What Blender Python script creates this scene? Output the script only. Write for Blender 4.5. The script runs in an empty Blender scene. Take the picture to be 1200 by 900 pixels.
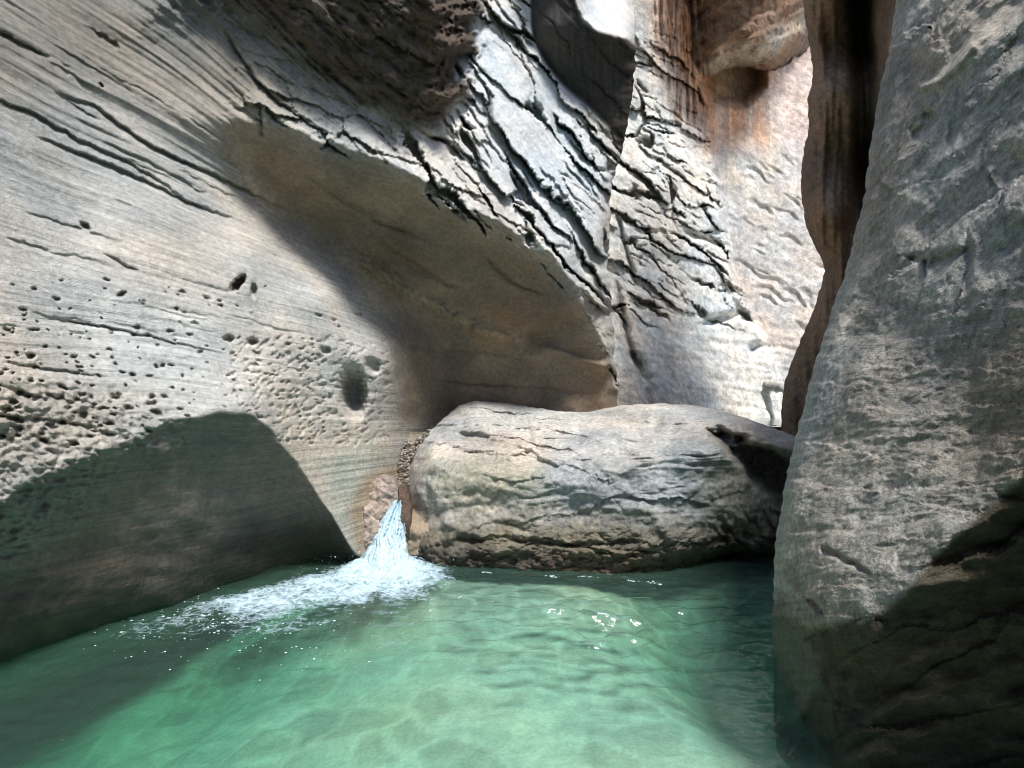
import bpy, math, random
import numpy as np

rng = np.random.RandomState(7)
random.seed(7)
SC = bpy.context.scene
COL = SC.collection
F = 715.0            # focal length in photograph pixels (1200 wide)
H = 1.6              # eye height over the pool, metres

# ------------------------------------------------------------------ noise
_perm = np.arange(256); rng.shuffle(_perm); _perm = np.concatenate([_perm, _perm, _perm]).astype(np.int32)
_g3 = rng.normal(size=(256, 3)); _g3 /= np.linalg.norm(_g3, axis=1)[:, None]; _g3 = _g3.astype(np.float32)

def perlin(x, y, z=0.0):
    x, y, z = np.broadcast_arrays(np.asarray(x, np.float32), np.asarray(y, np.float32), np.asarray(z, np.float32))
    xi = np.floor(x).astype(np.int32); yi = np.floor(y).astype(np.int32); zi = np.floor(z).astype(np.int32)
    xf = x - xi; yf = y - yi; zf = z - zi
    u = xf*xf*xf*(xf*(xf*6-15)+10); v = yf*yf*yf*(yf*(yf*6-15)+10); w = zf*zf*zf*(zf*(zf*6-15)+10)
    xi &= 255; yi &= 255; zi &= 255
    def corner(a, b, c):
        h = _perm[_perm[_perm[xi+a] + yi+b] + zi+c]
        g = _g3[h]
        return g[..., 0]*(xf-a) + g[..., 1]*(yf-b) + g[..., 2]*(zf-c)
    def lerp(a, b, t): return a + (b-a)*t
    x00 = lerp(corner(0,0,0), corner(1,0,0), u); x10 = lerp(corner(0,1,0), corner(1,1,0), u)
    x01 = lerp(corner(0,0,1), corner(1,0,1), u); x11 = lerp(corner(0,1,1), corner(1,1,1), u)
    return lerp(lerp(x00, x10, v), lerp(x01, x11, v), w)*1.6

def fbm(x, y, z=0.0, octv=4, gain=.5, ridged=False):
    s = 0; a = 1.0; n = 0; f = 1.0
    for i in range(octv):
        p = perlin(x*f+i*17.3, y*f+i*5.1, z*f+i*9.7)
        if ridged: p = 1-2*np.abs(p)
        s = s + a*p; n += a; a *= gain; f *= 2.03
    return s/n

def plates(p, q, seed=0):
    """cells on a jittered lattice: gap to the nearest border, offset inside the cell, two random numbers"""
    pi = np.floor(p).astype(int); qi = np.floor(q).astype(int)
    f1 = np.full(p.shape, 9.0); f2 = np.full(p.shape, 9.0); lx = np.zeros(p.shape); ly = np.zeros(p.shape); r1 = np.zeros(p.shape); r2 = np.zeros(p.shape)
    tab = np.random.RandomState(100+seed).rand(256, 4)
    for i in (-1, 0, 1):
        for j in (-1, 0, 1):
            h = _perm[_perm[(pi+i) & 255]+((qi+j) & 255)]
            T = tab[h]
            dx = p-(pi+i+.1+.8*T[..., 0]); dy = q-(qi+j+.1+.8*T[..., 1])
            d = np.sqrt(dx*dx+dy*dy)
            m = d < f1
            f2 = np.where(m, f1, np.minimum(f2, d))
            lx = np.where(m, dx, lx); ly = np.where(m, dy, ly); r1 = np.where(m, T[..., 2], r1); r2 = np.where(m, T[..., 3], r2)
            f1 = np.where(m, d, f1)
    return f2-f1, lx, ly, r1, r2

def slabs(t, a, lt, la, seed, amp, crack, cw):
    """broken plates, each leaning back with t and stepping out over the one below it, with open cracks between"""
    wt = t+.20*lt*perlin(a/la*1.7, t/lt*.8, seed+.3)+.16*lt*perlin(a/lt*1.3, t/lt*1.4, seed+5.3)+min(lt, 26)*(.085*perlin(a/6.5, t/8, seed+6.3)+.055*perlin(a/2.8, t/4, seed+8.3))
    g, lx, ly, r1, r2 = plates(a/la+.35*perlin(a/la, t/lt, seed+7.7), wt/lt, seed)
    wv = np.clip(.25+1.0*r2+1.1*perlin(a/(la*.35), t/(lt*.6), seed+11.1), 0, 2)
    edge = 1-sstep(.55, 1.0, g/(cw*wv+1e-3))
    edge = edge*sstep(.12, .4, wv)
    lower = sstep(.10, -.30, ly)          # cracks open mostly along a plate's lower rim
    return amp*(ly*(.6+.8*r1)+(r1-.5)*.7+lx*(r2-.5)*.5)+crack*edge*(.06+.94*lower)

def ledge(u, v, line, w, depth):
    """undercut bedding step: sharp upper rim, recess fading out downwards"""
    d, s_, t = linedist(u, v, line)
    taper = np.clip(np.minimum(t, 1-t)*4, 0, 1)**.7
    return depth*taper*np.where(s_ > 0, np.exp(-(d/(.30*w+.4))**2), np.exp(-(d/(1.7*w*(.4+.6*taper)))**1.6))

def sstep(a, b, x):
    t = np.clip((x-a)/(b-a), 0, 1); return t*t*(3-2*t)

# ------------------------------------------------------------------ fitted smooth surfaces
def tps(pts):
    P = np.array(pts, float); X = P[:, :2]/100.0; n = len(X)
    def k(r2): return .5*r2*np.log(r2+1e-12)
    K = k(((X[:, None]-X[None])**2).sum(-1)) + np.eye(n)*1e-3
    A = np.zeros((n+3, n+3)); A[:n, :n] = K
    A[:n, n] = 1; A[:n, n+1:] = X; A[n, :n] = 1; A[n+1:, :n] = X.T
    w = np.linalg.solve(A, np.concatenate([P[:, 2], np.zeros(3)]))
    def f(u, v):
        u = u/100.0; v = v/100.0
        r = w[n] + w[n+1]*u + w[n+2]*v
        for i in range(n):
            r = r + w[i]*k((u-X[i, 0])**2 + (v-X[i, 1])**2)
        return r
    return f

def smax(a, b, k):
    h = np.clip(.5+.5*(a-b)/k, 0, 1); return b + (a-b)*h + k*h*(1-h)
def smin(a, b, k): return -smax(-a, -b, k)

def polysd(u, v, poly):
    """signed distance to a closed outline, negative inside"""
    d = np.full(u.shape, 1e9); ins = np.zeros(u.shape, bool)
    n = len(poly)
    for i in range(n):
        ax, ay = poly[i]; bx, by = poly[(i+1) % n]
        ex, ey = bx-ax, by-ay
        t = np.clip(((u-ax)*ex+(v-ay)*ey)/(ex*ex+ey*ey+1e-9), 0, 1)
        d = np.minimum(d, (u-ax-t*ex)**2+(v-ay-t*ey)**2)
        c = ((ay > v) != (by > v))
        xx = ax + (v-ay)*ex/(ey if abs(ey) > 1e-9 else 1e-9)
        ins ^= c & (u < xx)
    d = np.sqrt(d)
    return np.where(ins, -d, d)

def zone(u, v, poly, blur):
    return 1-sstep(-blur, blur, polysd(u, v, poly))

def linedist(u, v, line):
    d = np.full(u.shape, 1e9); s = np.zeros(u.shape); tt = np.zeros(u.shape)
    n = len(line)-1
    for i in range(n):
        ax, ay = line[i]; bx, by = line[i+1]; ex, ey = bx-ax, by-ay
        L2 = ex*ex+ey*ey+1e-9
        t = np.clip(((u-ax)*ex+(v-ay)*ey)/L2, 0, 1)
        dd = (u-ax-t*ex)**2+(v-ay-t*ey)**2
        m = dd < d
        cr = ((u-ax)*ey-(v-ay)*ex)/np.sqrt(L2)
        s = np.where(m, cr, s); tt = np.where(m, (i+t)/n, tt); d = np.where(m, dd, d)
    return np.sqrt(d), s, tt

def groove(u, v, line, w, depth):
    d, s, t = linedist(u, v, line)
    taper = np.clip(np.minimum(t, 1-t)*5+.15, 0, 1)
    ww = w*(.5+.5*taper)
    return depth*taper*np.exp(-(d/ww)**2)

def interp(v, pts):
    p = sorted(pts); return np.interp(v, [a for a, b in p], [b for a, b in p])

def to_world(u, v, d):
    return np.stack([d*(u-600)/F, d, H-d*(v-450)/F], -1)

# ------------------------------------------------------------------ meshes
def mesh_grid(name, P, mat, tint=None, sc=None, wet=None, parent=None, close_u=False, smooth=True):
    r, c = P.shape[:2]
    idx = np.arange(r*c).reshape(r, c)
    if close_u: idx = np.concatenate([idx, idx[:, :1]], 1)
    q = np.stack([idx[:-1, :-1], idx[1:, :-1], idx[1:, 1:], idx[:-1, 1:]], -1).reshape(-1, 4)
    return mesh_raw(name, P.reshape(-1, 3), q, mat, tint, sc, wet, parent, smooth)

def mesh_raw(name, V, Q, mat, tint=None, sc=None, wet=None, parent=None, smooth=True):
    me = bpy.data.meshes.new(name)
    nq, k = Q.shape
    me.vertices.add(len(V)); me.vertices.foreach_set('co', np.ascontiguousarray(V, np.float32).ravel())
    me.loops.add(nq*k); me.loops.foreach_set('vertex_index', np.ascontiguousarray(Q, np.int32).ravel())
    me.polygons.add(nq)
    me.polygons.foreach_set('loop_start', np.arange(0, nq*k, k, dtype=np.int32))
    if smooth: me.polygons.foreach_set('use_smooth', np.ones(nq, bool))
    me.update(calc_edges=True)
    def attr(nm, typ, key, arr):
        a = me.attributes.new(nm, typ, 'POINT'); a.data.foreach_set(key, np.ascontiguousarray(arr, np.float32).ravel())
    if tint is not None:
        t = np.asarray(tint).reshape(-1, 3); attr('tint', 'FLOAT_COLOR', 'color', np.concatenate([t, np.ones((len(t), 1))], 1))
    if sc is not None: attr('sc', 'FLOAT_VECTOR', 'vector', np.asarray(sc).reshape(-1, 3))
    if wet is not None: attr('wet', 'FLOAT', 'value', np.asarray(wet).ravel())
    me.materials.append(mat)
    o = bpy.data.objects.new(name, me); COL.objects.link(o)
    if parent: o.parent = parent
    return o

def tag(o, label=None, cat=None, kind=None, group=None):
    if label: o['label'] = label
    if cat: o['category'] = cat
    if kind: o['kind'] = kind
    if group: o['group'] = group
    return o

# ------------------------------------------------------------------ materials
def newmat(name):
    m = bpy.data.materials.new(name); m.use_nodes = True
    nt = m.node_tree; nt.nodes.clear()
    return m, nt, lambda t, **kw: _node(nt, t, kw)
def _node(nt, t, kw):
    n = nt.nodes.new(t)
    for k, v in kw.items():
        if k.startswith('i_'):
            key = k[2:]; key = int(key) if key.isdigit() else key.replace('_', ' ')
            n.inputs[key].default_value = v
        else: setattr(n, k, v)
    return n

def rock_material(name, grain=18.0, speck=.25, lines=.5, bump=.5, linescale=(1, 1, 1), mottled=0.0):
    m, nt, N = newmat(name); L = nt.links.new
    out = N('ShaderNodeOutputMaterial'); b = N('ShaderNodeBsdfPrincipled'); L(b.outputs[0], out.inputs[0])
    b.inputs['Specular IOR Level'].default_value = .25
    tint = N('ShaderNodeAttribute', attribute_name='tint'); sc = N('ShaderNodeAttribute', attribute_name='sc'); wet = N('ShaderNodeAttribute', attribute_name='wet')
    geo = N('ShaderNodeTexCoord')
    # fine bedding lines follow the surface's own bedding coordinate
    mp = N('ShaderNodeMapping'); mp.inputs['Scale'].default_value = linescale; L(sc.outputs['Vector'], mp.inputs[0])
    n1 = N('ShaderNodeTexNoise', i_Scale=1.0, i_Detail=5.0, i_Roughness=.62); L(mp.outputs[0], n1.inputs['Vector'])
    n2 = N('ShaderNodeTexNoise', i_Scale=grain, i_Detail=7.0, i_Roughness=.7); L(geo.outputs['Object'], n2.inputs['Vector'])
    n3 = N('ShaderNodeTexNoise', i_Scale=2.2, i_Detail=6.0, i_Roughness=.65); L(geo.outputs['Object'], n3.inputs['Vector'])
    n4 = N('ShaderNodeTexNoise', i_Scale=grain*5, i_Detail=3.0, i_Roughness=.6); L(geo.outputs['Object'], n4.inputs['Vector'])
    def mr(src, a, b_, c, d):
        r = N('ShaderNodeMapRange'); r.inputs[1].default_value = a; r.inputs[2].default_value = b_; r.inputs[3].default_value = c; r.inputs[4].default_value = d
        L(src, r.inputs[0]); return r.outputs[0]
    def math_(op, x, y):
        n = N('ShaderNodeMath', operation=op)
        for i, q in enumerate((x, y)):
            if isinstance(q, (int, float)): n.inputs[i].default_value = q
            else: L(q, n.inputs[i])
        return n.outputs[0]
    f1 = mr(n1.outputs[0], .32, .68, 1-.42*lines, 1+.28*lines)
    f2 = mr(n2.outputs[0], .40, .60, 1-speck, 1+speck)
    f3 = mr(n3.outputs[0], .3, .7, .8-.2*mottled, 1.2+.2*mottled)
    f4 = mr(n4.outputs[0], .40, .60, 1-speck*.75, 1+speck*.6)
    fac = math_('MULTIPLY', math_('MULTIPLY', f1, f2), math_('MULTIPLY', f3, f4))
    mx = N('ShaderNodeMix', data_type='RGBA', blend_type='MULTIPLY'); mx.inputs[0].default_value = 1.0
    L(tint.outputs['Color'], mx.inputs[6]); 
    cr = N('ShaderNodeCombineColor'); 
    for i in range(3): L(fac, cr.inputs[i])
    L(cr.outputs[0], mx.inputs[7])
    # warm / cool mineral drift
    n5 = N('ShaderNodeTexNoise', i_Scale=1.1, i_Detail=4.0); L(geo.outputs['Object'], n5.inputs['Vector'])
    warm = N('ShaderNodeMix', data_type='RGBA', blend_type='MULTIPLY'); warm.inputs[0].default_value = 1.0
    rp = N('ShaderNodeValToRGB'); rp.color_ramp.elements[0].position = .35; rp.color_ramp.elements[0].color = (.93, 1.0, 1.04, 1)
    rp.color_ramp.elements[1].position = .65; rp.color_ramp.elements[1].color = (1.06, .99, .9, 1)
    L(n5.outputs[0], rp.inputs[0]); L(mx.outputs[2], warm.inputs[6]); L(rp.outputs[0], warm.inputs[7])
    L(warm.outputs[2], b.inputs['Base Color'])
    rr = mr(wet.outputs['Fac'], 0, 1, .85, .28); L(rr, b.inputs['Roughness'])
    # relief
    h = math_('ADD', math_('MULTIPLY', n1.outputs[0], .8*lines), math_('ADD', math_('MULTIPLY', n2.outputs[0], 1.0), math_('MULTIPLY', n4.outputs[0], .55)))
    bp = N('ShaderNodeBump', i_Strength=bump, i_Distance=.03); L(h, bp.inputs['Height']); L(bp.outputs[0], b.inputs['Normal'])
    return m

M_left = rock_material('layered_sandstone', 24, .15, .6, .7, (.20, .010, 1))
M_back = rock_material('pale_sandstone', 7, .22, .6, .8, (.14, .03, 1))
M_right = rock_material('weathered_sandstone', 26, .24, .55, .75, (.16, .03, 1), .2)
M_dark = rock_material('shade_toned_sandstone', 14, .25, .4, .6, (.08, .01, 1))
M_boulder = rock_material('water_worn_sandstone', 26, .24, .35, .75, (.14, .03, 1), .5)
M_ground = rock_material('gravel_floor', 9, .10, .1, .4, (1, 1, 1))

def axis(parts):
    out = [parts[0][0]]
    for a, b, s in parts:
        n = max(1, int(round((b-a)/s))); out += list(np.linspace(a, b, n+1)[1:])
    return np.array(out)

def mixc(c, m, col):
    return c*(1-m[..., None]) + np.array(col)*m[..., None]

def saw(x, w):
    """recede slowly over a plate, then step back out over a share w of the period"""
    f = x-np.floor(x)
    return np.where(f < 1-w, f/(1-w), (1-f)/w)

# ================================================================== LEFT UNDERCUT CLIFF
def build_left():
    ridge = [(-420,650,2.0),(-300,640,2.3),(0,588,3.05),(100,532,3.5),(200,495,3.95),(300,488,4.4),(360,560,4.95),(418,650,5.4)]
    lip = [(260,140,5.2),(380,168,5.2),(490,213,5.5),(560,255,5.8),(640,300,6.2),(690,370,6.8),(722,450,7.45)]
    T1 = tps(ridge + lip + [(-420,300,2.25),(-300,300,2.55),(-300,0,3.0),(-300,-300,3.6),(0,450,3.25),(0,300,3.6),(0,120,4.15),(0,0,4.5),(0,-250,5.3),
        (100,400,3.95),(100,250,4.4),(100,100,4.85),(200,400,4.3),(200,250,4.75),(200,100,5.1),(200,-100,5.6),(300,400,4.8),(300,290,5.2),(350,480,5.0),
        (400,560,5.35),(430,600,5.6),(400,440,5.45),(380,350,5.5),(445,520,5.9),(455,580,5.85),(440,640,5.6),(440,420,5.85),
        (462,430,6.2),(472,490,6.5),(520,470,7.05),(600,470,7.35),(700,470,7.5),(722,470,7.55),(520,400,7.0),(600,410,7.2),(690,425,7.3),
        (230,190,5.25),(290,235,5.6),(340,265,5.85),(400,310,6.15),(440,360,6.4),(500,330,6.55),(560,350,6.75),(480,270,6.1),(420,220,5.65),(360,195,5.45),
        (580,300,6.3),(640,350,6.65),(500,560,7.0),(700,560,7.6),(200,620,3.55),(100,650,3.05),(300,620,4.15),(0,700,2.6),(380,645,4.85),(0,900,2.1),(200,800,3.3),
        (300,50,4.8),(450,100,4.8),(600,150,5.2),(700,250,5.9),(760,400,7.2),(500,-200,4.5),(700,-200,5.0),(300,-300,5.0)])
    T2 = tps(lip + [(420,130,5.6),(300,90,5.3),(210,20,5.4),(500,180,5.85),(560,200,6.3),(600,200,6.6),(560,100,6.9),(540,20,7.3),(640,240,6.6),(700,300,7.0),(715,380,7.3),
        (680,150,7.4),(650,60,7.6),(740,250,7.6),(740,50,8.2),(700,-100,8.5),(540,-150,8.0),(400,60,6.1),(300,0,5.8),(450,100,6.3),
        (0,0,4.45),(100,100,4.8),(-300,0,2.95),(0,-250,5.3),(-300,-300,3.6),(200,-100,5.8),(700,-400,9.5),(300,-400,7),
        (200,250,4.3),(300,250,4.5),(450,340,5.0),(600,400,5.8),(690,470,6.5),(100,400,3.4),(0,300,3.2),(0,600,2.5),(300,500,4.0),(500,500,5.0),(-300,300,2.3),(-300,640,1.9)])
    C2 = tps([(250,40,5.6),(320,95,5.55),(400,145,5.75),(480,180,6.05),(300,0,5.1),(400,50,5.15),(480,100,5.45),(525,130,5.9),(400,-80,4.8),(500,0,5.2),(530,60,5.6),(200,-100,4.9),(400,-300,4.2),(150,0,5.2),
        (0,0,5.5),(-300,0,4.2),(100,100,5.7),(400,300,7.5),(600,400,9),(0,400,6),(-300,600,5),(600,200,7.2)])
    J2 = tps([(500,60,5.0),(525,60,5.6),(560,60,7.4),(505,165,5.8),(540,165,7.2),(490,-60,5.0),(520,-60,5.8),(560,-60,7.6),(400,50,4.4),(300,0,4.0),(400,-200,4.9),(400,-400,6.5),(0,-300,6),(0,0,4),(700,100,11),(400,300,4.5),(600,400,9),(0,400,2.5)])
    C3 = tps([(640,30,7.15),(690,60,7.1),(735,60,7.2),(735,120,7.5),(715,190,7.8),(660,100,7.45),(700,0,6.7),(640,-100,6.7),(700,250,8.6),(600,200,9),(550,100,9.5),(605,0,8.2),(600,-200,7.8),(700,-300,6.0),(300,0,12),(300,400,12)])
    T3 = tps([(673,0,6.75),(743,47,7.15),(700,0,7.6),(743,0,8.2),(800,0,9.5),(640,60,6.2),(700,100,6.2),(600,200,5),(600,-100,6.8),(640,-200,8.5),(300,0,5),(300,400,4)])
    U = tps(ridge + [(-420,1000,2.3),(-300,900,2.6),(0,780,3.55),(100,740,3.98),(200,712,4.42),(300,676,5.12),(415,658,5.6),(200,596,4.21),(200,650,4.35),(100,641,3.81),(300,585,4.84),(300,637,5.03),(0,688,3.37),(380,615,5.25),(-200,740,2.9),
        (200,800,5.9),(0,950,5.2),(100,850,5.5),(400,740,6.6),(200,400,3.4),(0,450,2.5),(300,400,3.9),(400,560,4.8),(430,600,4.9),(460,640,5.2),(500,500,5.0),(600,400,5.5),(600,700,5.9),(0,0,1.5),(600,0,4.5),(-300,300,1.8)])
    vs = axis([(-520,-24,15),(-24,800,1.4),(800,1000,12)])
    edge = interp(vs, [(-520,800),(-200,762),(0,744),(50,745),(100,743),(150,735),(220,716),(300,712),(380,718),(475,725),(560,726),(1000,726)])
    edge = edge + 2.2*perlin(vs/9, 3.3) + 2.5*perlin(vs/27, 8.3)
    us = axis([(-420,-24,14),(-24,744,1.4)])
    s = (us+420)/(744+420)
    Vg, Sg = np.meshgrid(vs, s, indexing='ij')
    Ug = -420 + (edge[:, None]+420)*Sg
    u, v = Ug, Vg
    wob = 5*perlin(u/40, v/40, 1.5) + 2.0*perlin(u/11, v/11, 4.5)
    uw, vw = u+wob, v+.8*wob
    t1 = T1(u, v); t2 = T2(uw, vw)
    rg = 16*perlin(u/34, v/30, 21)+8*perlin(u/12, v/12, 22)+4*perlin(u/5, v/5, 23)
    blk2 = smax(C2(uw+rg*.4, vw+rg*.6), J2(uw+rg, vw), .25)+.06*fbm(u/20, v/20, 5, 4); blk3 = smax(C3(u, v), T3(uw, vw), .06)
    up = smin(smin(t2, blk2, .45), blk3, .12)
    lowr = 4*perlin(u/30, v/30, 7.7)
    t = u*.77-v*.64; a = u*.64+v*.77
    tw = t+20*perlin(a/150, t/60, .3)+7*perlin(a/40, t/22, 5.3)+2.5*perlin(a/9, t/8, 2)
    on = sstep(-.28, .2, perlin(a/120, t/30, 9.1)); on2 = sstep(-.05, .35, perlin(a/60, t/14, 19.1))
    wid = .24+.12*perlin(a/80, t/40, 2.7)
    mjx = sstep(440, 540, u+.25*v)
    w3 = sstep(.03, -.08, blk3-t2); w2 = sstep(.12, -.25, blk2-t2)
    rimx = np.exp(-np.clip(up-t1, 0, 9)/.45)*sstep(250, 330, u)
    sz = sstep(-.22, .02, perlin(a/130, t/70, 77))
    upd = mjx*(1-.9*w3)*(1-w2)*(slabs(t, a, 44, 230, 1, .26, .48, .17)*sz+slabs(t, a, 24, 150, 21, .15, .46, .24)*(1-sz)+.5*slabs(t+9, a, 12, 60, 2, .18, .24, .34)*sstep(-.1, .4, perlin(a/90, t/60, 5)) - .10 + .05*fbm(u/30, v/30, 2, 4))
    upd += rimx*(1-w2)*(slabs(v-.55*u, u*.88+v*.45, 24, 60, 3, -.14, .05, .25)*sstep(700, 600, u) + .09*fbm(u/16, v/16, 3, 4, .55, True)-.05)
    up = up+upd-2.5*sstep(470, 540, v)*sstep(480, 420, u)
    un = U(u+lowr, v+lowr)
    base = smax(smax(t1, up, .06), un, .05)
    # region weights
    is_un = sstep(-.012, .012, un-np.maximum(t1, up)); is_up = sstep(-.02, .03, up-t1)*(1-is_un)
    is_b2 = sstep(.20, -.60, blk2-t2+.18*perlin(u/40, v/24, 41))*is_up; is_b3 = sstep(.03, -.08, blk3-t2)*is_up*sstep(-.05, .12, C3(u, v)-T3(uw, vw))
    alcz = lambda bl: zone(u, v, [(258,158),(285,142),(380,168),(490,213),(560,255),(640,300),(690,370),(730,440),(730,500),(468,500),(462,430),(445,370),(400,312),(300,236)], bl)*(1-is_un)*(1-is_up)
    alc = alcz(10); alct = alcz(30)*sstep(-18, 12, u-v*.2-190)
    # bedding coordinate
    den = np.clip(1-.00125*u, .22, 3)
    q = (v-.62*u)/den
    P0 = to_world(u, v, base)
    x, y, z = P0[..., 0], P0[..., 1], P0[..., 2]
    along = u*.8+v*.5
    dsp = np.zeros_like(u)
    face = (1-alc)*(1-is_un)*(1-is_up*sstep(400, 520, u))
    # bedding relief on the sloping face
    qb = q + 10*perlin(u/170, v/170, 2.2)
    amt = .35+.9*sstep(-.25, .45, perlin(u/150, v/110, 33)); bed = .7*amt*.030*perlin(qb/34, along/420, .5)+.017*perlin(qb/13, along/300, 1.5)+.008*perlin(qb/5.5, along/160, 2.5)
    topleft = sstep(330, 40, v)
    bed2 = .06*np.abs(perlin(qb/26, along/260, 6.5))
    dsp += face*(bed*(.6+.9*topleft) + bed2*topleft)
    for ln, w, dp in [([(-30,30),(0,38),(34,56),(60,70)],5,.09), ([(-30,110),(0,118),(40,134),(90,163),(150,190),(196,218),(222,240)],4.5,.10), ([(36,158),(100,182),(160,207),(215,235),(285,262)],6,.13),
                      ([(60,108),(115,126),(140,147),(182,174),(240,200),(285,222),(345,252)],5,.13), ([(258,20),(275,58),(300,93),(322,116),(345,132),(402,166)],3.2,.16),
                      ([(305,125),(308,160)],3,.1), ([(50,370),(130,385),(280,418)],2.2,.05), ([(0,423),(60,433),(130,442)],3,.05), ([(40,372),(100,379),(160,390)],1.8,.04),
                      ([(120,297),(150,312),(162,316)],2.5,.06), ([(0,452),(50,466),(100,472)],4,.06), ([(0,488),(60,492),(120,503)],4,.05), ([(100,30),(135,50),(140,58)],5,.1), ([(64,108),(100,132),(120,142)],2.5,.05)]:
        dsp += ledge(u+1.5*perlin(u/14, v/14, 3), v+2*perlin(u/14, v/14, 8)+1.2*perlin(u/5, v/5, 8), ln, w*.66, dp*.62)*(1-is_un)*(1-is_b2)
    ul, vl = u+1.5*perlin(u/14, v/14, 3), v+2.4*perlin(u/16, v/12, 8)+1.0*perlin(u/5, v/4, 8)
    for i in range(34):
        v0 = rng.uniform(-20, 470); u0 = rng.uniform(-20, 330); ln_ = rng.uniform(25, 130); m_ = .62-.00125*v0
        k_ = rng.uniform(.5, 1.6) if v0 < 330 else rng.uniform(.3, .9)
        line = [(u0, v0+m_*u0), (u0+.3*ln_, v0+m_*(u0+.3*ln_)+rng.uniform(-3, 3)), (u0+.65*ln_, v0+m_*(u0+.65*ln_)+rng.uniform(-3, 3)), (u0+ln_, v0+m_*(u0+ln_))]
        lo = np.searchsorted(vs, min(p[1] for p in line)-30); hi = np.searchsorted(vs, max(p[1] for p in line)+30)
        c0 = np.searchsorted(us, u0-30); c1 = np.searchsorted(us, u0+ln_+45)
        W_ = (slice(lo, hi), slice(c0, c1))
        if hi <= lo or c1 <= c0: continue
        dsp[W_] += (ledge(ul[W_], vl[W_], line, 1.3*k_+.3, .019*k_)*face[W_])
    # solution pits
    pits = np.zeros_like(u); uj = u+2.2*perlin(u/5.5, v/4.5, 1.2)+1.0*perlin(u/2.4, v/2.4, 3); vj = v+1.8*perlin(u/6, v/4.5, 8.2)+.8*perlin(u/2.4, v/2.4, 5)
    def pit(pu, pv, ru, rv, dep, slope=.25):
        nonlocal pits
        i0, i1 = np.searchsorted(vs, [pv-3*rv-ru, pv+3*rv+ru]); du = edge[np.searchsorted(vs, pv)]
        c0, c1 = np.searchsorted(us, [pu-3*ru-6, pu+3*ru+40])
        if i1 <= i0 or c1 <= c0: return
        a = uj[i0:i1, c0:c1]-pu; b = vj[i0:i1, c0:c1]-pv - slope*a
        r2 = (a/ru)**2+(b/rv)**2
        pits[i0:i1, c0:c1] = np.maximum(pits[i0:i1, c0:c1], dep*np.exp(-r2**1.6))
        rim = -.07*dep*np.exp(-((np.sqrt(r2)-1.5)/.5)**2)*(b > 0)
        pits[i0:i1, c0:c1] += rim
    for i in range(430):
        pu = rng.uniform(-20, 440); pv = rng.uniform(325, 520)
        dens = np.clip((pv-300)/150, .12, 1)*(1-.35*(pu > 250))
        if rng.rand() > dens: continue
        k = .6+.55*max(0, (pv-400)/120)*(pu < 220)
        r = (1.4+2.2*rng.rand()**3)*k
        pit(pu, pv, r*rng.uniform(1, 2.6), r, .022+.014*r, .15)
    for i in range(420):      # small gnawed holes beside the waterfall
        pu = rng.uniform(270, 455); pv = rng.uniform(395, 520)
        if pv > 400+(pu-270)*.9+70: continue
        r = 1.1+1.2*rng.rand()**2
        pit(pu, pv, r*1.8, r, .03, -.6)
    for pz in [(414,459,13,25,.55,.2),(437,428,9,9,.16,.2),(279,332,8,6,.34,-.8),(297,341,3,8,.12,0),(268,398,5,4,.1,.1),(296,401,5,4,.1,.1),(382,411,5,4,.09,.2),(142,345,5,3,.08,-.3),(36,417,5,3,.08,.1),(97,487,6,5,.09,.1),(137,466,6,3.5,.08,.1),(100,265,5,4,.09,.5),(118,100,3,2,.05,.5)]:
        pit(*pz)
    dsp += pits*(1-is_un)*(1-.9*alc)
    # rough gnawed band, lower left
    rb = zone(u, v, [(-80,470),(90,455),(215,490),(215,505),(140,545),(60,640),(-80,700)], 28)
    rough = fbm(x*7, y*7, z*9, 4, .55, True)
    dsp += rb*(.03-.05*rough)*(1-.3*is_un)
    dsp += rb*.03*perlin(u/9, v/6, 3.1)
    # smooth wet belly: long soft fluting
    dsp += is_un*(.018*perlin(u/160, v/34, 3.1)+.012*perlin(u/60, v/14, 5.1)+.012*fbm(x*9, y*9, z*9, 3))
    # alcove: pale rib, small lobe and soft scallops
    d_, s_, t_ = linedist(u, v, [(392,286),(440,315),(480,343),(530,370),(575,392),(630,402)])
    dsp += -alc*.07*np.exp(-(d_/8)**2)*np.clip(np.minimum(t_, 1-t_)*6, 0, 1)*(1.6+1.0*perlin(u/7, v/7))
    dl, sl, tl = linedist(u, v, [(612,402),(622,385),(650,363),(700,345)])
    dsp += alc*.22*sstep(-4, 8, -sl)*np.exp(-(dl/46)**2)*(u > 600)*sstep(418, 392, v)
    dl, sl, tl = linedist(u, v, [(640,408),(690,425),(722,432)])
    dsp += -alc*.09*np.exp(-(dl/5)**2)
    for ln, w, dp in [([(420,262),(470,300),(520,330),(560,345)],2.5,.05),([(470,400),(520,412),(580,415),(640,428)],3,.04),([(500,445),(560,452),(640,455),(700,462)],3,.04),([(350,196),(400,232),(450,262),(520,290)],2.5,.06),([(560,290),(600,330),(640,345)],2.2,.06)]:
        dsp += alc*ledge(ul, vl, ln, w, dp)
    dsp += alc*(.13*fbm(x*.9, y*.9, z*1.4, 3)+.05*fbm(x*2.2, y*2.2, z*2.2, 4)+.012*fbm(x*11, y*11, z*11, 4)+.004*perlin(x*24, y*24, z*24))
    mj = is_up*mjx*(1-.8*is_b3)*(1-is_b2)
    rim = is_up*np.exp(-np.clip(up-t1, 0, 9)/.35)*sstep(250, 330, u)
    # dark roof: rough knobbly
    qk = v-.62*u; ak = u+.62*v
    dsp += is_b2*(slabs(-qk, ak, 30, 150, 4, .06, .03, .3)+.10*fbm(ak/60, qk/16, 2.5, 5, .55))
    dsp += is_b3*(.02*perlin(u/5, v/60)+.05*fbm(x*2, y*2, z*2, 3))
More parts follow.
